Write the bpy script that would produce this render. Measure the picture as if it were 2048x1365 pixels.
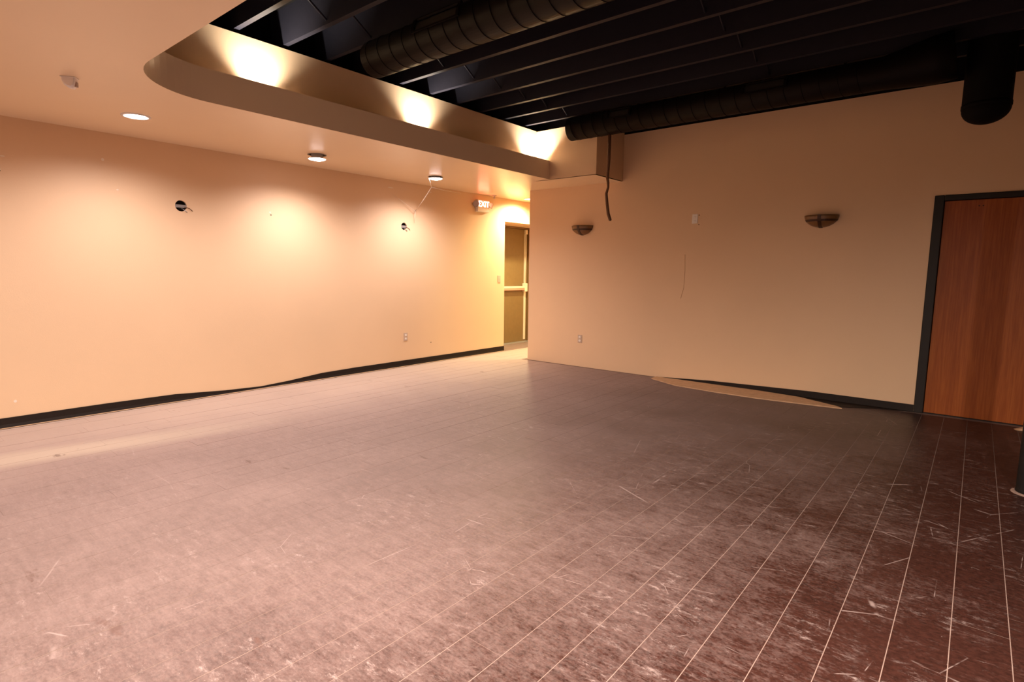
import bpy, math, random
from mathutils import Vector, Matrix
from mathutils.geometry import tessellate_polygon
random.seed(7)
PI = math.pi
for o in list(bpy.data.objects): bpy.data.objects.remove(o)
S = bpy.context.scene
COL = S.collection

# ------------------------------------------------------------------ camera
FPX, YAW, PITCH, ROLL, CAMH = 1125.37, 0.688018, 0.123078, 0.01153, 1.38
fw = Vector((-math.sin(YAW)*math.cos(PITCH), math.cos(YAW)*math.cos(PITCH), -math.sin(PITCH)))
rt = Vector((math.cos(YAW), math.sin(YAW), 0)); up = rt.cross(fw)
rt, up = rt*math.cos(ROLL)+up*math.sin(ROLL), up*math.cos(ROLL)-rt*math.sin(ROLL)
cam = bpy.data.cameras.new('camera'); cam.sensor_width = 36; cam.lens = 36*FPX/2048; cam.clip_start = 0.02
co = bpy.data.objects.new('camera', cam); COL.objects.link(co)
m = Matrix.Identity(4)
for i in range(3):
    m[i][0], m[i][1], m[i][2] = rt[i], up[i], -fw[i]
m[2][3] = CAMH
co.matrix_world = m
S.camera = co
def project(p):
    d = Vector(p)-Vector((0, 0, CAMH)); z = d.dot(fw)
    if z < 0.05: return None
    return 1024+FPX*d.dot(rt)/z, 682.5-FPX*d.dot(up)/z

# ------------------------------------------------------------------ world, exposure
w = bpy.data.worlds.new('world'); S.world = w; w.use_nodes = True
w.node_tree.nodes['Background'].inputs[0].default_value = (1.0, .8, .62, 1)
w.node_tree.nodes['Background'].inputs[1].default_value = 0.0
S.view_settings.view_transform = 'Standard'; S.view_settings.look = 'None'
S.view_settings.gamma = 1; S.view_settings.use_curve_mapping = False
S.view_settings.exposure = 1.46
DOWN_W, FILL_W, HALL_W, UP_W = 45.0, 300.0, 165.0, 38.0        # watts of each kind of lamp
FILL_C = (1.0, .83, .72)
DOWN_C, HALL_C, UP_C = (1.0, .885, .875), (1.0, .87, .50), (1.0, .93, .80)

# ------------------------------------------------------------------ room numbers (metres)
XL, YB, ZS = -6.316, 6.963, 2.606            # left wall, back wall, soffit underside
XLIP, XUP, ZLIP, ZUP = -4.54, -4.77, 2.847, 3.257
YN = 1.345                                    # near edge of the ceiling opening
YBH, XBH = 6.27, -3.82                        # bulkhead front and right side
XE = -5.40                                    # free end of the back wall
XR, YF, YH = 5.5, -4.2, 9.3                   # right wall, wall behind the camera, hall end
ZJ, ZD = 3.29, 3.585                          # joist underside, deck

# ------------------------------------------------------------------ node helpers
def mat(name):
    M = bpy.data.materials.new(name); M.use_nodes = True
    nt = M.node_tree; b = nt.nodes['Principled BSDF']
    return M, nt, b
def N(nt, t, **k):
    n = nt.nodes.new(t)
    for a, v in k.items(): setattr(n, a, v)
    return n
def noise(nt, vec, scale, detail=4, rough=.55, stretch=None, rot=0):
    n = N(nt, 'ShaderNodeTexNoise'); n.inputs['Scale'].default_value = scale
    n.inputs['Detail'].default_value = detail; n.inputs['Roughness'].default_value = rough
    if stretch:
        mp = N(nt, 'ShaderNodeMapping'); mp.inputs['Scale'].default_value = stretch; mp.vector_type = 'TEXTURE' if rot else 'POINT'; mp.inputs['Rotation'].default_value = (0, 0, rot)
        if rot: mp.inputs['Scale'].default_value = tuple(1/v for v in stretch)
        nt.links.new(vec, mp.inputs['Vector']); vec = mp.outputs[0]
    nt.links.new(vec, n.inputs['Vector'])
    return n.outputs['Fac']
def ramp(nt, fac, a, b, c0=0., c1=1.):
    n = N(nt, 'ShaderNodeMapRange', interpolation_type='SMOOTHSTEP')
    n.inputs['From Min'].default_value = a; n.inputs['From Max'].default_value = b
    n.inputs['To Min'].default_value = c0; n.inputs['To Max'].default_value = c1
    nt.links.new(fac, n.inputs['Value']); return n.outputs[0]
def mth(nt, op, a, b=None):
    n = N(nt, 'ShaderNodeMath', operation=op)
    for i, v in enumerate((a, b)):
        if v is None: continue
        if isinstance(v, (int, float)): n.inputs[i].default_value = v
        else: nt.links.new(v, n.inputs[i])
    return n.outputs[0]
def mixc(nt, fac, a, b):
    n = N(nt, 'ShaderNodeMix', data_type='RGBA')
    for s, v in ((0, fac), (6, a), (7, b)):
        if isinstance(v, tuple): n.inputs[s].default_value = (*v, 1)
        elif isinstance(v, (int, float)): n.inputs[s].default_value = v
        else: nt.links.new(v, n.inputs[s])
    return n.outputs[2]
def bump(nt, b, h, strength=.2, dist=.01):
    n = N(nt, 'ShaderNodeBump'); n.inputs['Strength'].default_value = strength; n.inputs['Distance'].default_value = dist
    nt.links.new(h, n.inputs['Height']); nt.links.new(n.outputs[0], b.inputs['Normal'])
def pos(nt): return N(nt, 'ShaderNodeNewGeometry').outputs['Position']

def plain(name, col, rough=.6, metal=0, var=.06, scale=30, emit=None, est=0, bmp=0, spec=.5):
    M, nt, b = mat(name); p = pos(nt)
    f = noise(nt, p, scale)
    hi = tuple(min(1, c*(1+var)) for c in col); lo = tuple(c*(1-var) for c in col)
    nt.links.new(mixc(nt, f, lo, hi), b.inputs['Base Color'])
    b.inputs['Roughness'].default_value = rough; b.inputs['Metallic'].default_value = metal; b.inputs['Specular IOR Level'].default_value = spec
    if emit:
        b.inputs['Emission Color'].default_value = (*emit, 1); b.inputs['Emission Strength'].default_value = est
    if bmp: bump(nt, b, f, bmp)
    return M

def paint(name, col, rough=.5, orange=.12):
    M, nt, b = mat(name); p = pos(nt)
    big = noise(nt, p, 1.1, 3); fine = noise(nt, p, 110, 2)
    c = mixc(nt, big, tuple(v*.95 for v in col), tuple(min(1, v*1.05) for v in col))
    spots = ramp(nt, noise(nt, p, 7.0, 6, .7), .70, .78)
    c = mixc(nt, mth(nt, 'MULTIPLY', spots, .25), c, tuple(v*.8 for v in col))
    nt.links.new(c, b.inputs['Base Color']); b.inputs['Roughness'].default_value = rough
    b.inputs['Specular IOR Level'].default_value = .35
    bump(nt, b, fine, orange, .004)
    return M
M_WALL = paint('peach_wall_paint', (.80, .565, .36))
M_SOFF = paint('peach_ceiling_paint', (.88, .70, .50), .30, .05)
M_BLACK = plain('black_ceiling_paint', (.004, .0033, .0035), .7, spec=.1)
M_JOIST = plain('black_joist_paint', (.021, .0195, .028), .5, var=.15, spec=.2)
M_DUCT = plain('dark_brown_duct_paint', (.0065, .0040, .0034), .5, spec=.1, var=.12, scale=6)
M_RUB = plain('black_rubber_base', (.016, .010, .0075), .6, var=.3, spec=.2)
M_FRAME = plain('charcoal_frame_paint', (.020, .016, .014), .5, spec=.25)
M_POST = plain('black_post_paint', (.010, .0085, .008), .5, var=.3, spec=.25)
M_WHITE = plain('white_plastic', (.92, .86, .80), .4)
M_IVORY = plain('ivory_plastic', (.58, .43, .33), .4)
M_SENSOR = plain('grey_white_plastic', (.94, .90, .88), .35)
M_STEEL = plain('galvanised_steel', (.45, .43, .42), .4, .6)
M_HOLE = plain('dark_void', (.02, .015, .012), .9)
M_TRIM = plain('white_light_trim', (.80, .74, .70), .4)
M_CAN = plain('light_can_lining', (.30, .26, .24), .4, .5)
M_WIRE = plain('cobweb_dust', (.85, .72, .62), .8)
M_BRONZE = plain('dark_bronze', (.055, .026, .014), .4, .3)
M_CORD = plain('brown_cord', (.16, .075, .034), .7)
M_STRIP = plain('raw_pine_strip', (.60, .38, .22), .7, var=.25, scale=18)
M_EXITW = plain('exit_sign_housing', (.86, .80, .70), .4)
M_EXITR = plain('exit_red_letters', (.9, .55, .45), .5, emit=(1, .20, .13), est=14)
M_LAMPG = plain('lamp_head_grey', (.40, .30, .27), .4)
M_LAMPR = plain('lamp_face', (.62, .30, .18), .3)
M_BAR = plain('pale_metal_bar', (.80, .72, .58), .35, .2)
M_BARR = plain('red_bar_strip', (.75, .30, .20), .4)
M_CHIP = plain('spackle_patch', (.86, .74, .62), .8)
M_MARK = plain('dark_wall_mark', (.10, .05, .03), .8)
def lens_mat(name, c, s):
    M, nt, b = mat(name)
    b.inputs['Base Color'].default_value = (.9, .9, .9, 1); b.inputs['Emission Color'].default_value = (*c, 1)
    b.inputs['Emission Strength'].default_value = s
    return M
M_LENS = lens_mat('downlight_lens', DOWN_C, 8)
M_LENSH = lens_mat('hall_lens', HALL_C, 8)
M_LENSU = lens_mat('uplight_lens', UP_C, 30)

def wood(name, c0, c1, axis='z', rough=.45):
    M, nt, b = mat(name); p = pos(nt)
    st = {'z': (22, 22, .9), 'x': (1.2, 30, 30)}[axis]
    f = noise(nt, p, 3.0, 6, .6, st); g = noise(nt, p, 1.3, 2, .5, tuple(v*.35 for v in st))
    t = mth(nt, 'ADD', mth(nt, 'MULTIPLY', f, .6), mth(nt, 'MULTIPLY', g, .4))
    nt.links.new(mixc(nt, ramp(nt, t, .35, .68), c0, c1), b.inputs['Base Color'])
    b.inputs['Roughness'].default_value = rough; b.inputs['Specular IOR Level'].default_value = .25; bump(nt, b, f, .05, .003)
    return M
M_DOOR = wood('oak_veneer', (.27, .062, .011), (.40, .110, .020))
M_EXITD = plain('brown_steel_door', (.20, .125, .045), .45, var=.12, scale=14)
M_EXITF = plain('brown_steel_frame', (.17, .095, .035), .5)

def amber():
    M, nt, b = mat('amber_glass'); p = pos(nt)
    f = noise(nt, p, 14, 4)
    nt.links.new(mixc(nt, f, (.13, .060, .020), (.26, .135, .052)), b.inputs['Base Color'])
    b.inputs['Roughness'].default_value = .28; return M
M_AMBER = amber()

def floor_mats():
    out = []
    for kind in ('plank', 'bed'):
        M, nt, b = mat('dusty_brown_laminate' if kind == 'plank' else 'dust_filled_joint'); p = pos(nt)
        sx = N(nt, 'ShaderNodeSeparateXYZ'); nt.links.new(p, sx.inputs[0])
        wob = noise(nt, p, .7, 3)
        # dust and painted-in wall gloss, strong by the left wall, thinning rightward
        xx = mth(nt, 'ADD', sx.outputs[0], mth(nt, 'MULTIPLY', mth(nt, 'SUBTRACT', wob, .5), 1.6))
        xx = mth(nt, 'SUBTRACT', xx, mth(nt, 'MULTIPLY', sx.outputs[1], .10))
        dust_gloss = ramp(nt, xx, .5, -5.0, -.09, .95)
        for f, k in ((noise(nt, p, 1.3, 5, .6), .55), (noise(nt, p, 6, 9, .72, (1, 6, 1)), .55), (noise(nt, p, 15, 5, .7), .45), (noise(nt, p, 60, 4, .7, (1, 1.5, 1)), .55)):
            dust_gloss = mth(nt, 'ADD', dust_gloss, mth(nt, 'MULTIPLY', mth(nt, 'SUBTRACT', f, .5), k))
        n = N(nt, 'ShaderNodeClamp'); nt.links.new(dust_gloss, n.inputs[0]); dust_gloss = n.outputs[0]
        # pale swath that runs along the left wall
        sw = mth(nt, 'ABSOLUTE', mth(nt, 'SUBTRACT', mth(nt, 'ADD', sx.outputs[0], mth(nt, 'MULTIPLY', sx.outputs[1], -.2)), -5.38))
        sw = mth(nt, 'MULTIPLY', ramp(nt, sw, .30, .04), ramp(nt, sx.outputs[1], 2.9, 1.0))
        # pale scuffs in patches, thin scratches, specks of plaster
        patch = ramp(nt, noise(nt, p, 1.7, 4, .6), .47, .60)
        sc = ramp(nt, noise(nt, p, 11, 9, .82, (1, 2.2, 1)), .52, .70)
        scuff = mth(nt, 'MULTIPLY', mth(nt, 'MULTIPLY', patch, sc), .60)
        for i, (sca, st_) in enumerate(((1.1, (1.7, .8, 1)), (.8, (.6, 1.5, 1)), (1.9, (1, 1.3, 1)))):
            vo = N(nt, 'ShaderNodeTexVoronoi', feature='DISTANCE_TO_EDGE'); vo.inputs['Scale'].default_value = sca
            mp = N(nt, 'ShaderNodeMapping'); mp.inputs['Scale'].default_value = st_; mp.inputs['Location'].default_value = (3.1*i, 1.7*i, .3*i)
            mp.inputs['Rotation'].default_value = (0, 0, .5*i)
            nt.links.new(p, mp.inputs['Vector']); nt.links.new(mp.outputs[0], vo.inputs['Vector'])
            msk = ramp(nt, noise(nt, p, 2.1+.57*i, 4, .65), .55, .64)
            scuff = mth(nt, 'MAXIMUM', scuff, mth(nt, 'MULTIPLY', mth(nt, 'MULTIPLY', ramp(nt, vo.outputs['Distance'], .0045, .001), msk), .42))
        speck = ramp(nt, noise(nt, p, 70, 2, .6), .72, .78)
        scuff = mth(nt, 'MAXIMUM', scuff, mth(nt, 'MULTIPLY', speck, .5))
        if kind == 'plank':
            oi = N(nt, 'ShaderNodeObjectInfo').outputs['Random']
            grain = noise(nt, p, 34, 6, .75, (1, 1.6, 1))
            base = mixc(nt, ramp(nt, grain, .32, .68), (.0125, .0037, .0024), (.041, .0133, .0092))
            base = mixc(nt, mth(nt, 'MULTIPLY', oi, .35), base, (.040, .0135, .0092))
            c = mixc(nt, mth(nt, 'MULTIPLY', dust_gloss, .86), base, (.335, .238, .216))
            c = mixc(nt, mth(nt, 'MULTIPLY', ramp(nt, xx, -4.3, -6.6), .85), c, (.50, .385, .32))   # dust and painted wall gloss, palest by the left wall
            c = mixc(nt, scuff, c, (.43, .335, .31))
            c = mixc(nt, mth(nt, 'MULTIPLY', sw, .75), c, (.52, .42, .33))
            # shoe scrapes where the dust is rubbed off
            smear = mth(nt, 'MULTIPLY', ramp(nt, noise(nt, p, 3.4, 5, .6, (1, 2.2, 1)), .64, .72), ramp(nt, noise(nt, p, .8, 2), .50, .60))
            c = mixc(nt, mth(nt, 'MULTIPLY', smear, .55), c, (.085, .036, .024))
            nt.links.new(c, b.inputs['Base Color'])
            nt.links.new(ramp(nt, dust_gloss, 0, 1, .42, .72), b.inputs['Roughness'])
            bump(nt, b, grain, .06, .003)
        else:
            c = mixc(nt, noise(nt, p, 9, 5, .7), (.15, .095, .075), (.27, .19, .16))
            nt.links.new(c, b.inputs['Base Color']); b.inputs['Roughness'].default_value = .9
        b.inputs['Specular IOR Level'].default_value = .45
        out.append(M)
    return out
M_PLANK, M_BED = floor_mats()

# ------------------------------------------------------------------ mesh helpers
class MB:
    def __init__(s): s.v = []; s.f = []; s.sm = []
    def face(s, *pts):
        i = len(s.v); s.v += [tuple(p) for p in pts]; s.f.append(tuple(range(i, i+len(pts)))); s.sm.append(False); return s
    def box(s, a, b):
        i = len(s.v)
        s.v += [(x, y, z) for x in (a[0], b[0]) for y in (a[1], b[1]) for z in (a[2], b[2])]
        for q in ((0, 1, 3, 2), (4, 6, 7, 5), (0, 4, 5, 1), (2, 3, 7, 6), (0, 2, 6, 4), (1, 5, 7, 3)):
            s.f.append(tuple(i+k for k in q)); s.sm.append(False)
        return s
    def tube(s, pts, rad, n=12, cap=True):
        pts = [Vector(p) for p in pts]; rads = rad if isinstance(rad, (list, tuple)) else [rad]*len(pts)
        i0 = len(s.v); ref = None
        for k, p in enumerate(pts):
            t = (pts[min(k+1, len(pts)-1)]-pts[max(k-1, 0)]).normalized()
            if ref is None:
                ref = t.orthogonal().normalized()
            ref = (ref-t*ref.dot(t)).normalized(); bn = t.cross(ref)
            for j in range(n):
                a = 2*PI*j/n; s.v.append(tuple(p+(ref*math.cos(a)+bn*math.sin(a))*rads[k]))
        for k in range(len(pts)-1):
            for j in range(n):
                a, b = i0+k*n+j, i0+k*n+(j+1) % n
                s.f.append((a, b, b+n, a+n)); s.sm.append(True)
        if cap:
            s.f.append(tuple(i0+j for j in range(n))[::-1]); s.sm.append(False)
            s.f.append(tuple(i0+(len(pts)-1)*n+j for j in range(n))); s.sm.append(False)
        return s
    def lathe(s, prof, c=(0, 0, 0), n=32, cap=False, a0=0, a1=2*PI):
        full = abs(a1-a0-2*PI) < 1e-6; m_ = n if full else n+1; i0 = len(s.v)
        for r, z in prof:
            for j in range(m_):
                a = a0+(a1-a0)*j/n; s.v.append((c[0]+r*math.cos(a), c[1]+r*math.sin(a), c[2]+z))
        for k in range(len(prof)-1):
            for j in range(n):
                a, b = i0+k*m_+j, i0+k*m_+(j+1) % m_
                s.f.append((a, b, b+m_, a+m_)); s.sm.append(True)
        if cap:
            s.f.append(tuple(i0+j for j in range(m_))); s.sm.append(False)
            s.f.append(tuple(i0+(len(prof)-1)*m_+j for j in range(m_))); s.sm.append(False)
        return s
    def sheet(s, loops, fn):           # flat polygon with holes; fn maps (u,v) to 3D
        tri = tessellate_polygon([[Vector((u, v, 0)) for u, v in L] for L in loops])
        flat = [q for L in loops for q in L]; i = len(s.v)
        s.v += [fn(*q) for q in flat]
        for t in tri: s.f.append(tuple(i+k for k in t)); s.sm.append(False)
        return s
    def prism(s, poly, z0, z1):
        n = len(poly); i = len(s.v)
        s.v += [(x, y, z0) for x, y in poly]+[(x, y, z1) for x, y in poly]
        s.f.append(tuple(range(i, i+n))[::-1]); s.f.append(tuple(range(i+n, i+2*n))); s.sm += [False, False]
        for k in range(n):
            s.f.append((i+k, i+(k+1) % n, i+n+(k+1) % n, i+n+k)); s.sm.append(False)
        return s
    def mesh(s, name, M, bevel=0):
        me = bpy.data.meshes.new(name); me.from_pydata(s.v, [], s.f); me.update()
        for p, q in zip(me.polygons, s.sm): p.use_smooth = q
        me.materials.append(M); return me
    def build(s, name, M, parent=None, bevel=0):
        o = bpy.data.objects.new(name, s.mesh(name, M)); COL.objects.link(o)
        if parent: o.parent = parent
        if bevel:
            b = o.modifiers.new('bevel', 'BEVEL'); b.width = bevel; b.segments = 2; b.limit_method = 'ANGLE'
        return o
def tag(o, label, cat, group=None):
    o['label'] = label; o['category'] = cat
    if group: o['group'] = group
    return o
def struct(o, label=None):
    o['kind'] = 'structure'
    if label: o['label'] = label
    return o
def empty(name, loc=(0, 0, 0), rz=0):
    o = bpy.data.objects.new(name, None); COL.objects.link(o); o.location = loc; o.rotation_euler = (0, 0, rz)
    o.empty_display_size = .1; return o
def circ(x, y, r, n=28): return [(x+r*math.cos(2*PI*k/n), y+r*math.sin(2*PI*k/n)) for k in range(n)]

# ================================================================== floor and planks
bed = MB().box((XL-.6, YF-.1, -.12), (XR+.1, YH+.1, -.0008))
floor = struct(bed.build('floor', M_BED), 'dusty dark brown plank floor')
PW, PL, GX, GY = .1782, 1.213, .0034, .0013
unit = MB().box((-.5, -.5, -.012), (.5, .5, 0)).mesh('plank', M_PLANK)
cells = []
for k in range(-36, 32):
    x0 = .035+k*PW; x1 = x0+PW
    x0 = max(x0, XL+.052); x1 = min(x1, XR)
    if x1-x0 < .02: continue
    top = YB-.055 if x1 > XE-.02 else YH
    off = random.random()*PL
    if k == 0: off = 2.771 % PL
    y = YF+((off-YF) % PL)-PL
    while y < top:
        a, b = max(y, YF), min(y+PL, top)
        if b-a <= .02: y += PL; continue
        gy = .0034 if k == 0 else GY; cells.append((x0+GX/2, x1-GX/2, a+gy/2, b-gy/2))
        y += PL
def seen(c):
    best = None; ps = []
    for x in (c[0], c[1]):
        for t in range(9):
            q = project((x, c[2]+(c[3]-c[2])*t/8, 0))
            if q and -60 < q[0] < 2108 and q[1] < 1440: ps.append(q)
    if len(ps) < 2: return 0
    return max(p[1] for p in ps)-682+1
vis = sorted(((seen(c), i) for i, c in enumerate(cells)), reverse=True)
own = {i for s_, i in vis[:296] if s_ > 0}
rest = MB()
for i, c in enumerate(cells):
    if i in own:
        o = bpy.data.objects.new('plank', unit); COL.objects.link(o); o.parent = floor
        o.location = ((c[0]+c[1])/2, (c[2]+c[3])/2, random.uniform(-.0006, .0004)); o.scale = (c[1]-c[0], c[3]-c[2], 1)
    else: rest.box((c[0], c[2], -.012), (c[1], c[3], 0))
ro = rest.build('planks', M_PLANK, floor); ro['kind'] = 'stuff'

# ================================================================== walls
HOLES = [(2.364, 2.003, .055), (5.256, 1.994, .050)]
ry0, ry1, rz1, XD = 7.455, 8.96, 2.226, -6.906
wl = MB()
outer = [(YF, 0), (ry0, 0), (ry0, rz1), (ry1, rz1), (ry1, 0), (YH, 0), (YH, ZS+.02), (YF, ZS+.02)]
wl.sheet([outer]+[circ(y, z, r) for y, z, r in HOLES], lambda u, v: (XL, u, v))
for y, z, r in HOLES:                      # the cut edge of the drywall
    c = circ(y, z, r)
    for a, b in zip(c, c[1:]+c[:1]): wl.face((XL, *a), (XL, *b), (XL-.02, *b), (XL-.02, *a))
wl.face((XL, ry0, 0), (XD, ry0, 0), (XD, ry0, rz1), (XL, ry0, rz1))      # door recess: sides, head
wl.face((XL, ry1, 0), (XL, ry1, rz1), (XD, ry1, rz1), (XD, ry1, 0))
wl.face((XL, ry0, rz1), (XD, ry0, rz1), (XD, ry1, rz1), (XL, ry1, rz1))
wl.box((XD-.08, ry0-.1, 0), (XD-.06, ry1+.1, rz1+.1))
wl.box((XL-.2, YF, ZS+.02), (XL-.18, YH, ZD))
WL = struct(wl.build('wall_left', M_WALL), 'peach painted left wall washed by the downlights')

wb = MB()
T = .12
wb.box((XE, YB, 0), (-.345, YB+T, 3.21)); wb.box((-.345, YB, 2.118), (.625, YB+T, 3.21)); wb.box((.625, YB, 0), (XR, YB+T, 3.21))
WB = struct(wb.build('wall_back', M_WALL), 'peach painted back wall with two sconces')
struct(MB().box((XBH-.3, YB+.002, 3.21), (XR, YB+T, ZD)).build('wall_back_top', M_BLACK), 'black painted top of the back wall')
struct(MB().box((XR, YF, 0), (XR+.1, YB+T, ZD)).build('wall_right', M_WALL))
struct(MB().box((XL-.1, YF-.1, 0), (XR+.1, YF, ZD)).build('wall_front', M_WALL))
hall = MB().box((XD-.1, YH, 0), (-3.4, YH+.1, ZD)).box((-3.5, YB+T, 0), (-3.4, YH, ZD))
struct(hall.build('wall_hall', M_WALL))

# ------------------------------------------------------------------ soffit, lip, bulkhead
LAMPS = [(-5.423, 1.73, 0), (-5.628, 3.495, .05), (-5.637, 5.232, .028)]
FILL_ROW = [(-5.5, -.02, 0), (-5.5, -1.77, 0)]  # row carried on out of view, added as fill from the left
FILL_NEAR = [(-1.7, .55, 0), (-.4, .60, 0), (.9, .55, 0)]  # unseen lamps, added to fill the floor and back wall with light
HALLL, HALLL2 = (-6.0, 7.72), (-4.6, 8.35)
R0 = .60
arc = lambda r, n=14: [(-3.94+r*math.cos(a), 1.945+r*math.sin(a)) for a in [1.5*PI-(PI/2)*k/n for k in range(n+1)]]
inner = arc(R0)                                   # from (-3.94,1.345) round to (-4.54,1.945)
poly = [(XL, YF), (XR, YF), (XR, YN)]+inner+[(XLIP, YBH), (XBH, YBH), (XBH, YB+.03), (-3.5, YB+.03), (-3.5, YH), (XL, YH)]
sf = MB()
lampholes = [circ(x, y, .088) for x, y, _ in LAMPS+FILL_ROW+FILL_NEAR]+[circ(*HALLL, .088), circ(*HALLL2, .088)]
sf.sheet([poly]+lampholes, lambda u, v: (u, v, ZS))
def strip(mb, path, z0, z1):
    for a, b in zip(path, path[1:]): mb.face((*a, z0), (*b, z0), (*b, z1), (*a, z1))
lip = [(XR, YN)]+inner+[(XLIP, YBH)]
lip2 = [(XR, YN-.02)]+arc(R0+.02)+[(XLIP-.02, YBH)]
uw = [(XR, YN-.23)]+arc(R0+.23)+[(XUP, YBH)]
for a, b, c, d in zip(lip, lip[1:], lip2, lip2[1:]): sf.face((*a, ZLIP), (*b, ZLIP), (*d, ZLIP), (*c, ZLIP))
strip(sf, lip, ZS, ZLIP); strip(sf, lip2, ZS+.06, ZLIP)
for a, b, c, d in zip(lip2, lip2[1:], uw, uw[1:]): sf.face((*a, ZS+.06), (*b, ZS+.06), (*d, ZS+.06), (*c, ZS+.06))
SOFF = struct(sf.build('ceiling', M_SOFF), 'dropped peach ceiling with a rounded cove lip')
ub = MB(); strip(ub, uw, ZS+.06, ZUP)
ub.box((XUP-.001, YBH, ZS), (XBH-.03, YBH+.03, 3.25))
ub.box((XBH-.03, YBH, ZS), (XBH, YB+.03, 3.25))
struct(ub.build('wall_cove', M_WALL), 'upper cove wall and boxed bulkhead lit by uplights')
pl = MB()                                          # black plenum behind the cove walls, unseen screen added against light leaks
strip(pl, [(XR, YN-.45)]+[(-4.4, YN-.45)]+[(-5.0, 1.6), (-5.0, YB)], ZS+.3, ZD)
pl.face((-5.0, .8, 3.20), (-4.79, .8, 3.20), (-4.79, YB, 3.20), (-5.0, YB, 3.20))
struct(pl.build('plenum_screen', M_BLACK))

# ------------------------------------------------------------------ black deck with joists and bridging
dk = struct(MB().box((XL-.3, YF-.1, ZD), (XR+.1, YH+.1, ZD+.05)).build('ceiling_deck', M_BLACK), 'black open ceiling above the joists')
jm = MB().box((-4.98, -.0225, ZJ), (XR, .0225, ZD)).mesh('joist', M_JOIST)
JY = [1.02+.42*k for k in range(15)]
JY = [y for y in JY if y < 6.9]
for i, y in enumerate(JY):
    j = bpy.data.objects.new('joist', jm); COL.objects.link(j); j.location = (0, y, 0); j.parent = dk
    if i+1 < len(JY):
        y2 = JY[i+1]
        for xb in (-4.12, -1.75, .6):
            r1 = MB().tube([(xb, .022, ZD-.02), (xb, y2-y-.022, ZJ+.03)], .009, 6)
            r2 = MB().tube([(xb+.05, .022, ZJ+.03), (xb+.05, y2-y-.022, ZD-.02)], .008, 6)
            r1.build('bridging_rod', M_JOIST, j); r2.build('bridging_rod', M_JOIST, j)

# ================================================================== doors
# oak door in the back wall
d1 = struct(empty('door_1', (-.32, YB+.02, 0)), 'oak veneer door in a charcoal frame')
fr = MB()
fr.box((-.078, -.040, 0), (0, .10, 2.16)).box((.92, -.040, 0), (.998, .10, 2.16)).box((0, -.040, 2.107), (.92, .10, 2.16))
fr.build('frame', M_FRAME, d1, .006)
lf = MB().box((.004, -.012, .012), (.916, .030, 2.103)).build('leaf', M_DOOR, d1, .003)
sh = MB()
for x in (.265, .295): sh.tube([(x, -.0135, 2.045), (x, -.011, 2.045)], .006, 10)
sh.build('screw_hole', M_HOLE, lf)
MB().box((.0, -.005, .001), (.92, .06, .011)).build('threshold', M_HOLE, d1)
# exit door at the back of the recess
d2 = struct(empty('door_2', (XD, 7.90, 0)), 'brown steel exit door with a panic bar')
f2 = MB().box((-.06, -.05, 0), (.03, 0, 2.222)).box((-.06, .95, 0), (.03, 1.0, 2.222)).box((-.06, 0, 2.195), (.03, .95, 2.222))
f2.build('frame', M_EXITF, d2)
l2 = MB().box((-.05, .004, .012), (-.004, .946, 2.191)).build('leaf', M_EXITD, d2)
MB().box((-.004, .845, .04), (.004, .905, 2.15)).build('edge_strip', M_BAR, l2)
pb = MB().box((.004, .06, 1.062), (.055, .86, 1.10)).build('push_bar', M_BAR, d2, .004)
MB().box((.004, .08, 1.020), (.062, .84, 1.060)).build('bar_strip', M_BARR, pb, .004)  # red strip along the lower part of the bar
MB().box((-.004, .80, .99), (.07, .885, 1.15)).build('latch_housing', M_BAR, d2, .008)
MB().tube([(.018, .875, 1.15), (.018, .875, 2.13)], .011, 10).build('vertical_rod', M_BAR, d2)
MB().box((-.004, .845, 2.10), (.04, .905, 2.185)).build('top_latch', M_BAR, d2, .004)
MB().box((-.05, -.05, -.003), (.12, 1.0, .010)).build('threshold', M_STEEL, d2)

# ================================================================== baseboards and loose trim
prof = [(YF, .088), (1.6, .086), (2.2, .078), (2.7, .040), (3.1, .024), (3.45, .040), (3.9, .076), (4.4, .084), (ry0, .084)]
b = MB(); t = .009
sec = [[(XL, y, 0), (XL+t+.008, y, 0), (XL+t, y, h*.35), (XL+t, y, h), (XL, y, h)] for y, h in prof]
for v, q in zip(sec, sec[1:]):
    for k in range(5): b.face(v[k], v[(k+1) % 5], q[(k+1) % 5], q[k])
b.face(*sec[0][::-1]); b.face(*sec[-1])
struct(b.build('baseboard_left', M_RUB), 'black rubber baseboard at the foot of the left wall')
bb = MB()
for xa, xb, ha, hb in ((-3.22, -2.5, .004, .045), (-2.5, -1.35, .045, .075), (-1.35, -.40, .075, .075)):
    v = [(xa, YB, 0), (xa, YB-.02, 0), (xa, YB-.012, ha), (xa, YB, ha)]; q = [(xb, YB, 0), (xb, YB-.02, 0), (xb, YB-.012, hb), (xb, YB, hb)]
    for k in range(4): bb.face(v[k], v[(k+1) % 4], q[(k+1) % 4], q[k])
BBK = struct(bb.build('baseboard_back', M_RUB), 'peeling black rubber baseboard under the sconces')
fl = MB().prism([(-1.93, 6.942), (-1.44, 6.885), (-1.02, 6.665), (-.72, 6.85), (-.43, 6.942)], .0005, .006)
fl.build('gap_sheet', M_RUB, BBK)  # black sheet added for the shadowed gap beside the strip
ls = MB().prism([(-3.20, 6.938), (-3.20, 6.78), (-2.78, 6.56), (-2.26, 6.498), (-1.80, 6.493), (-1.36, 6.538), (-.976, 6.59), (-1.03, 6.655), (-1.45, 6.875), (-1.93, 6.930), (-2.65, 6.938)], .0005, .012)
tag(ls.build('wood_strip', M_STRIP), 'wide pale wooden strip lying along the back wall beside the peeling baseboard', 'wood strip')
tr = MB().box((XL+.018, YF, -.004), (XL+.042, ry0, .004))
struct(tr.build('trim_1', M_STRIP), 'pale floor edge strip along the left wall')
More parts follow.
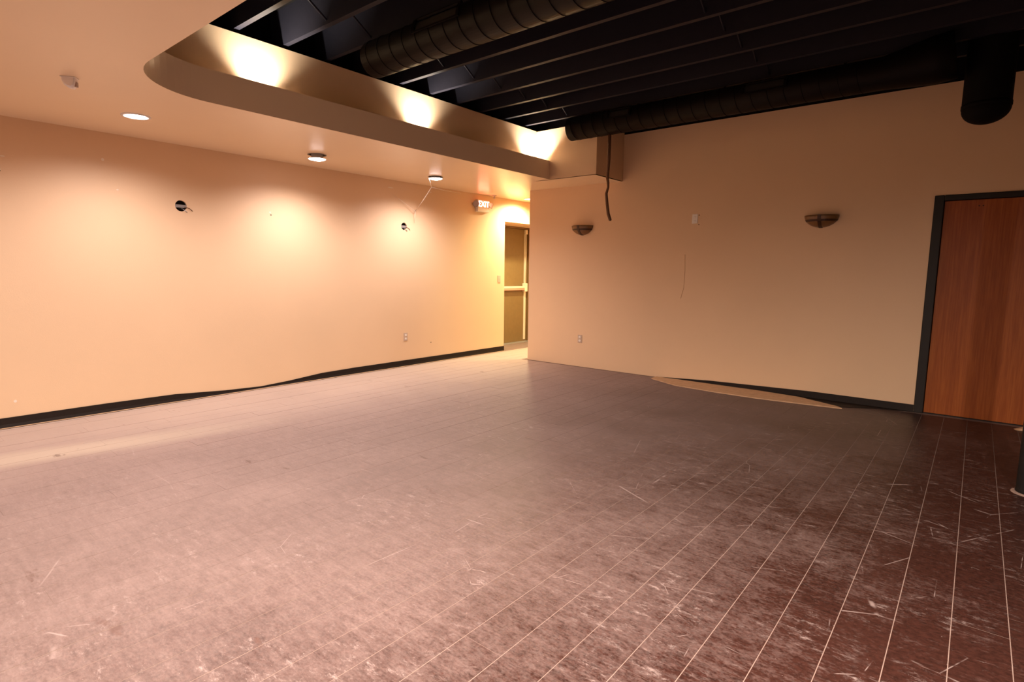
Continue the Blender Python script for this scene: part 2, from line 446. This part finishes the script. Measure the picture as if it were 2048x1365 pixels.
struct(MB().box((XL+.042, YF, -.004), (XL+.052, ry0, .0015)).build('trim_2', M_RUB), 'dark gap strip beside the pale floor edge')

# ================================================================== lights
def downlight(x, y, drop, lens, label, group, watt=DOWN_W, colr=DOWN_C, cone=156, soft=.035):
    t = empty('downlight', (x, y, ZS))
    tr = MB().lathe([(.105, -.001), (.105, -.006), (.088, -.010), (.084, -.004), (.088, -.001)], n=36)
    if drop: tr = MB().lathe([(.100, -.001), (.100, -.003), (.088, -.003), (.088, -.001)], n=36)
    tr.build('trim_ring', M_TRIM if not drop else M_CAN, t)
    MB().lathe([(.088, .0), (.085, .10), (.002, .10)], n=36).build('can', M_CAN, t)
    z = .012 if not drop else -drop
    ln = MB().lathe([(.0005, z-.010), (.05, z-.008), (.082, z), (.086, z+.006)], n=36).build('lens', lens, t)
    if drop:
        MB().lathe([(.090, z+.004), (.090, z+.012), (.060, z+.016), (.060, .09)], n=36).build('reflector', M_TRIM, t)
    L = bpy.data.lights.new('downlight_beam', 'SPOT'); L.energy = watt; L.color = colr; L.spot_size = math.radians(cone); L.spot_blend = 1.0; L.shadow_soft_size = soft
    o = bpy.data.objects.new('downlight_beam', L); COL.objects.link(o); o.parent = t; o.location = (0, 0, z-.05)
    return tag(t, label, 'ceiling light', group)
downlight(*LAMPS[0], M_LENS, 'flush recessed downlight nearest the white ceiling sensor', 'soffit downlights')
downlight(*LAMPS[1], M_LENS, 'recessed downlight hanging loose below its dark hole, middle of the row', 'soffit downlights')
downlight(*LAMPS[2], M_LENS, 'recessed downlight with cobweb strands hanging from it', 'soffit downlights')
for (x, y, d), lab in zip(FILL_ROW, ('added fill downlight continuing the left row out of view', 'added fill downlight of the left row nearest the wall behind the camera')):
    downlight(x, y, d, M_LENS, lab, 'soffit downlights', DOWN_W*.5)
for (x, y, d), gain, lab in zip(FILL_NEAR, (.62, 1.05, 1.2), ('leftmost added fill downlight in the near ceiling strip', 'added fill downlight in the near ceiling strip above the camera', 'rightmost added fill downlight in the near ceiling strip')):
    downlight(x, y, d, M_LENS, lab, 'near fill lamps', FILL_W*gain, FILL_C, 180)
downlight(*HALLL, 0, M_LENSH, 'yellow downlight just beyond the end of the back wall', 'hall downlights', HALL_W*.7, HALL_C, 168)
downlight(*HALLL2, 0, M_LENSH, 'yellow downlight in the hall hidden behind the back wall', 'hall downlights', HALL_W*.62, HALL_C, 176, .16)

def uplight(x, y, label, tilt=0):
    t = empty('uplight', (x, y, ZS+.06))
    MB().lathe([(.001, 0), (.045, 0), (.045, .075), (.041, .075), (.039, .05), (.001, .05)], n=24).build('can', M_BLACK, t)
    MB().lathe([(.001, .055), (.036, .055)], n=24).build('lens', M_LENSU, t)
    L = bpy.data.lights.new('uplight_beam', 'SPOT'); L.energy = UP_W; L.color = UP_C; L.spot_size = math.radians(108); L.spot_blend = 1.0; L.shadow_soft_size = .03
    o = bpy.data.objects.new('uplight_beam', L); COL.objects.link(o); o.parent = t; o.location = (0, 0, .085); o.rotation_euler = (PI, tilt, 0)
    return tag(t, label, 'uplight', 'cove uplights')
uplight(-4.655, 2.43, 'cove uplight near the rounded corner of the lip')
uplight(-4.655, 4.17, 'middle cove uplight behind the straight lip')
uplight(-4.655, 6.11, 'cove uplight in the far corner by the bulkhead')
uplight(-2.6, 1.23, 'cove uplight behind the near edge of the opening')

# ================================================================== ducts
def saddle(mb, r, a0, a1, xa, xb, n=8):
    for k in range(n):
        a, b = a0+(a1-a0)*k/n, a0+(a1-a0)*(k+1)/n
        P = lambda t, x: (x, -r*math.cos(t), r*math.sin(t))
        mb.face(P(a, xa), P(b, xa), P(b, xb), P(a, xb))
def duct(name, y, z, r, xa, xb, regs, label, seam=.150, cone=None):
    t = empty(name, (0, y, z))
    if cone: pipe = MB().tube([(xa, 0, 0), (cone[0], 0, 0), (cone[1], 0, .03), (xb, 0, .05)], [r, r, cone[2], cone[2]], 40, False)
    else: pipe = MB().tube([(xa, 0, 0), (xb, 0, 0)], r, 40, False)
    p = pipe.build('pipe', M_DUCT, t)
    so = p.modifiers.new('wall', 'SOLIDIFY'); so.thickness = .004; so.offset = -1
    MB().tube([(xa+.10, 0, 0), (xa+.102, 0, 0)], r-.008, 32).build('end_cap', M_BLACK, t)
    hx = []
    x = xa; end = cone[0] if cone else xb
    st = 28
    nturn = int((end-xa)/seam)
    for k in range(nturn*st):
        a = 2*PI*k/st; hx.append((xa+seam*k/st, (r+.001)*math.cos(a), (r+.001)*math.sin(a)))
    MB().tube(hx, .0022, 5).build('spiral_seam', M_BLACK, t)
    for a, b in regs:
        g = MB(); ro, th = r+.014, .40
        saddle(g, ro, -.02, .05, a, b, 2); saddle(g, ro, .62, .70, a, b, 2)
        saddle(g, ro, -.02, .70, a, a+.025); saddle(g, ro, -.02, .70, b-.025, b)
        q = g.build('register', M_DUCT, t); so = q.modifiers.new('wall', 'SOLIDIFY'); so.thickness = .014; so.offset = -1
        h = MB(); saddle(h, r+.003, .04, .64, a+.02, b-.02); h.build('slot', M_HOLE, q)
    for x in (xa+.9, (xa+xb)/2, xb-.8): MB().box((x-.012, -.0015, r-.002), (x+.012, .0015, ZD-z-.01)).build('hanger_strap', M_BLACK, t)
    return tag(t, label, 'duct')
duct('spiral_duct', 3.104, 3.135, .142, -4.09, 2.6, [(-3.42, -2.93), (-1.6, -1.1)], 'large brown spiral duct with a side register across the open ceiling')
duct('spiral_duct', 6.05, 3.138, .138, -4.06, -.30, [(-3.47, -3.17), (-1.96, -1.55)], 'dark round duct running along the top of the back wall', cone=(-.80, -.45, .19))
dr = empty('drop_duct', (-.075, 6.22, 2.637))
rd = .163
MB().lathe([(.0005, 0)]+[(rd*math.sin(a), .12*(1-math.cos(a))) for a in [PI/2*k/10 for k in range(1, 11)]]+[(rd, ZD-2.637)], n=40).build('drum', M_BLACK, dr)
MB().lathe([(rd, .13), (rd+.004, .13), (rd+.004, .16), (rd, .16)], n=40).build('joint_band', M_BLACK, dr)
tag(dr, 'big black vertical drop duct with a closed round bottom near the door', 'duct')

cd = MB().tube([(-3.515, 6.05, 2.9985), (-3.515, 6.05, 2.72), (-3.527, 6.05, 2.50), (-3.515, 6.05, 2.44), (-3.512, 6.05, 2.395), (-3.535, 6.05, 2.32), (-3.520, 6.05, 2.20), (-3.500, 6.05, 2.08), (-3.470, 6.05, 2.005), (-3.470, 6.05, 1.995)],
               [.020, .020, .018, .016, .014, .017, .018, .019, .018, .010], 12)
tag(cd.build('hanging_cord', M_CORD), 'thick brown cord hanging down from the duct by the bulkhead', 'cord')

# ================================================================== column and wedge at the right edge
cl = empty('column', (.377, 4.80, 0))
MB().lathe([(.075, .02), (.075, ZD)], n=40).build('pipe', M_POST, cl)
MB().lathe([(.0, .001), (.070, .001), (.078, .012), (.075, .03)], n=40).build('foot', M_POST, cl)
MB().lathe([(.060, .0003), (.100, .0003), (.096, .004), (.074, .006)], n=40).build('plaster_ring', plain('grey_plaster', (.26, .17, .135), .9, var=.5, scale=40), cl)
struct(cl); cl['kind'] = 'structure'; tag(cl, 'black round steel column at the right edge with chipped foot', 'column')
wd = MB().prism([(0, 0), (.10, -.03), (.12, .03), (.02, .06)], 0, .01)
wv = [(0, 0, 0), (.13, .02, 0), (.12, .07, 0), (-.01, .05, 0), (.13, .02, .055), (.12, .07, .055)]
wd = MB(); wd.face(wv[0], wv[1], wv[4]); wd.face(wv[3], wv[5], wv[2]); wd.face(wv[0], wv[4], wv[5], wv[3]); wd.face(wv[1], wv[2], wv[5], wv[4]); wd.face(wv[0], wv[3], wv[2], wv[1])
wo = wd.build('door_wedge', M_STRIP); wo.location = (.375, 6.76, 0)
tag(wo, 'small tan wooden wedge on the floor between the door and the black column', 'door wedge')

# ================================================================== sconces
def sconce(x, z, label):
    t = empty('wall_sconce', (x, YB, z))
    RX, RY, HH = .165, .125, .125            # half width, depth, height
    n, mm = 28, 10
    def P(a, ph, k=1.0): return (-RX*k*math.cos(a)*math.cos(ph), -RY*k*math.sin(a)*math.cos(ph), -HH*k*math.sin(ph))
    b = MB(); i0 = 0
    for q in range(mm+1):
        for j in range(n+1): b.v.append(P(PI*j/n, (PI/2)*q/mm*.985))
    for q in range(mm):
        for j in range(n):
            a = q*(n+1)+j; b.f.append((a, a+1, a+n+2, a+n+1)); b.sm.append(True)
    g = b.build('bowl', M_AMBER, t); so = g.modifiers.new('wall', 'SOLIDIFY'); so.thickness = .006; so.offset = -1
    r = MB(); ph0 = .45                        # band a third of the way down
    for j in range(n):
        a, c = PI*j/n, PI*(j+1)/n
        r.face(P(a, ph0-.09, 1.03), P(c, ph0-.09, 1.03), P(c, ph0+.09, 1.03), P(a, ph0+.09, 1.03))
    q = r.build('band', M_BRONZE, t); so = q.modifiers.new('wall', 'SOLIDIFY'); so.thickness = .004; so.offset = -1
    s = MB()
    for k in range(14):
        p0, p1 = (PI/2)*k/14, (PI/2)*(k+1)/14
        d = .017
        A, B = P(PI/2, p0, 1.045), P(PI/2, p1, 1.045)
        s.face((-d, A[1], A[2]), (d, A[1], A[2]), (d, B[1], B[2]), (-d, B[1], B[2]))
    q = s.build('strap', M_BRONZE, t); so = q.modifiers.new('wall', 'SOLIDIFY'); so.thickness = .005; so.offset = -1
    MB().box((-.055, -.012, -.10), (.055, -.0005, -.005)).build('wall_plate', M_BRONZE, t, .003)
    return tag(t, label, 'wall sconce', 'half bowl sconces on the back wall')
sconce(-4.435, 2.040, 'unlit amber half bowl sconce near the free end of the back wall')
sconce(-1.376, 2.024, 'unlit amber half bowl sconce nearest the oak door')

# ================================================================== outlets and switch
def outlet(loc, rz, M, label, cat='outlet', kind='duplex'):
    t = empty('electrical_outlet' if kind == 'duplex' else 'light_switch', loc, rz)       # front faces local -y
    MB().box((-.036, -.007, -.058), (.036, -.0004, .058)).build('cover_plate', M, t, .003)
    if kind == 'duplex':
        for z in (-.026, .026):
            r = MB().prism([(.017*math.cos(a)*1.0, .0145*math.sin(a)) for a in [2*PI*k/14 for k in range(14)]], 0, .004)
            r.v = [(x, -.007-zz, y+z) for x, y, zz in r.v]
            q = r.build('socket', M_WHITE, t)
            s = MB()
            for x in (-.006, .006): s.box((x-.001, -.0116, z-.002), (x+.001, -.0109, z+.006))
            s.build('slot', M_HOLE, q)
    else:
        MB().box((-.010, -.010, -.022), (.010, -.006, .022)).build('rocker', M, t, .002)
    return tag(t, label, cat)
outlet((XL, 5.259, .425), PI/2, M_IVORY, 'ivory duplex outlet low on the left wall')
outlet((-4.434, YB, .411), 0, M_IVORY, 'ivory duplex outlet low on the back wall')
outlet((-2.793, YB, 2.057), 0, M_WHITE, 'white duplex outlet high on the back wall between the sconces')
outlet((XL, 7.315, 1.253), PI/2, M_IVORY, 'ivory switch plate beside the exit recess', 'light switch', 'switch')

# ================================================================== open electrical boxes in the left wall
def jbox(y, z, r, label):
    t = empty('junction_box', (XL, y, z))
    b = MB(); c = circ(0, 0, r*1.0, 24)
    for p, q in zip(c, c[1:]+c[:1]): b.face((-.02, *p), (-.02, *q), (-.075, *q), (-.075, *p))
    b.face(*[(-.075, *p) for p in c])
    b.build('box', M_HOLE, t)
    MB().box((-.012, -r*1.02, -.018), (-.006, r*1.02, .012)).build('mounting_strap', M_STEEL, t)
    MB().tube([(-.05, .0, -.02), (-.01, .02, -.03), (.012, .03, -.045), (.008, .05, -.06)], .004, 6).build('wire', M_STEEL, t)
    MB().tube([(-.05, -.01, .0), (.004, .045, -.012), (.010, .075, -.02), (.006, .105, -.045)], .0035, 6).build('wire', M_CORD, t)
    return tag(t, label, 'junction box', 'open junction boxes')
jbox(*HOLES[0], 'round open junction box with loose wires, left of the two in the left wall')
jbox(*HOLES[1], 'round open junction box above the outlet on the left wall')

# ================================================================== exit sign with two lamp heads
ex = empty('exit_sign', (XL, 6.86, 2.42))
MB().box((0, -.14, -.095), (.055, .14, .095)).build('housing', M_EXITW, ex, .006)
MB().box((.055, -.135, -.035), (.0575, .135, .088)).build('face', M_EXITW, ex)
tc = bpy.data.curves.new('exit_text', 'FONT'); tc.body = 'EXIT'; tc.size = .125; tc.align_x = 'CENTER'; tc.align_y = 'CENTER'; tc.extrude = .001
to = bpy.data.objects.new('exit_text', tc); COL.objects.link(to)
bpy.context.view_layer.update()
tm = bpy.data.meshes.new_from_object(to.evaluated_get(bpy.context.evaluated_depsgraph_get())); bpy.data.objects.remove(to)
tm.materials.clear(); tm.materials.append(M_EXITR)
le = bpy.data.objects.new('letters', tm); COL.objects.link(le); le.parent = ex
le.matrix_local = Matrix(((0, 0, 1, .0590), (1, 0, 0, 0), (0, 1, 0, .028), (0, 0, 0, 1)))
for sgn in (-1, 1):
    a = Vector((.035, sgn*.155, .035)); d = Vector((.55, sgn*.65, -.25)).normalized()
    h = MB().tube([a-d*.03, a, a+d*.045, a+d*.055], [.022, .040, .050, .050], 18).build('lamp_head', M_LAMPG if sgn < 0 else M_EXITW, ex)
    MB().tube([a+d*.055, a+d*.058], .043, 18).build('lamp_lens', M_LAMPR if sgn > 0 else M_LAMPG, h)
tag(ex, 'white exit sign with two lamp heads high on the left wall', 'exit sign')

# ================================================================== ceiling sensor and sprinkler
se = empty('ceiling_sensor', (-4.70, 1.13, ZS), .95)
MB().box((-.065, -.045, -.008), (.065, .045, -.0003)).build('base_plate', M_SENSOR, se, .003)
pf = [(-.060, -.008), (-.056, -.045), (-.040, -.078), (-.010, -.100), (.028, -.108), (.050, -.085), (.060, -.050), (.062, -.008)]
sb = MB(); n = len(pf)
prevs = None
for yy, k in ((-.042, .80), (-.030, .97), (0, 1), (.030, .97), (.042, .80)):
    ring = [len(sb.v)+i for i in range(n)]; sb.v += [(x*k, yy, -.008+(z+.008)*k) for x, z in pf]
    if prevs:
        for i in range(n-1): sb.f.append((prevs[i], prevs[i+1], ring[i+1], ring[i])); sb.sm.append(True)
    else: sb.f.append(tuple(ring)); sb.sm.append(False)
    prevs = ring
sb.f.append(tuple(prevs[::-1])); sb.sm.append(False)
sb.build('body', M_SENSOR, se)
MB().box((.040, -.022, -.088), (.066, .022, -.040)).build('lens', M_LAMPG, se, .004)
se.scale = (.66, .66, .66)
tag(se, 'white wedge shaped motion sensor on the dropped ceiling', 'motion sensor')
sp = empty('sprinkler_head', (-6.20, 7.05, ZS))
MB().lathe([(.001, -.0003), (.035, -.0003), (.033, -.008), (.014, -.012), (.012, -.040), (.018, -.045)], n=18).build('body', M_STEEL, sp)
MB().lathe([(.001, -.052), (.020, -.050), (.022, -.046), (.001, -.046)], n=18).build('deflector', M_STEEL, sp)
tag(sp, 'small sprinkler head on the ceiling above the exit sign', 'sprinkler')

# ================================================================== cobwebs, chips and marks
cb = empty('cobweb', (-5.637, 5.232, ZS-.03))
A = Vector((-5.69, 5.17, ZS-.035)); J = Vector((-5.90, 5.40, 2.515)); K = Vector((-6.25, 5.41, 2.215))
O = cb.location
for pts, r in (((A, J), .0065), ((J, J.lerp(K, .5)+Vector((0, 0, -.01)), K), .0052), ((J, Vector((-6.05, 5.75, 2.53)), Vector((-6.22, 6.30, 2.555))), .0045), ((K, Vector((XL+.004, 5.05, 2.42))), .0025), ((K, Vector((-6.30, 5.43, 2.05))), .0030)):
    rr = [r]*(len(pts)-1)+[r*.55]
    MB().tube([p-O for p in pts], rr, 6).build('strand', M_WIRE, cb)
tag(cb, 'dusty white cobweb strands between the downlight and the left wall', 'cobweb')
for y, z, ry, rz in ((1.72, 2.36, .012, .014), (1.02, 2.28, .016, .005), (.98, 2.17, .022, .012), (1.82, 2.10, .010, .006), (3.30, 2.02, .012, .006), (4.36, 2.0, .008, .005), (5.03, 2.50, .05, .006), (5.75, 2.52, .03, .008), (.95, .22, .012, .012)):
    q = MB().prism([(ry*math.cos(a), rz*math.sin(a)) for a in [2*PI*k/9+.3 for k in range(9)]], 0, .0015)
    q.v = [(zz+.0003, x, yy) for x, yy, zz in q.v]
    o = q.build('paint_chip', M_CHIP, WL); o.location = (XL, y, z)
for y, z in ((5.75, .30), (3.31, 1.99), (.99, 2.16)):
    q = MB().box((.0003, -.009, -.006), (.001, .009, .006)); o = q.build('nail_hole', M_MARK, WL); o.location = (XL, y, z)
for x, z in ((-2.74, 2.10), (-2.74, 1.985)):
    MB().tube([(x, YB-.0012, z), (x, YB-.0002, z)], .007, 10).build('nail_hole', M_MARK, WB)
MB().tube([(-2.90, YB-.0005, 1.62), (-2.89, YB-.0005, 1.42), (-2.895, YB-.0005, 1.20), (-2.93, YB-.0005, 1.06)], .0022, 5).build('scratch', plain('scratch_tan', (.55, .29, .14), .7), WB)
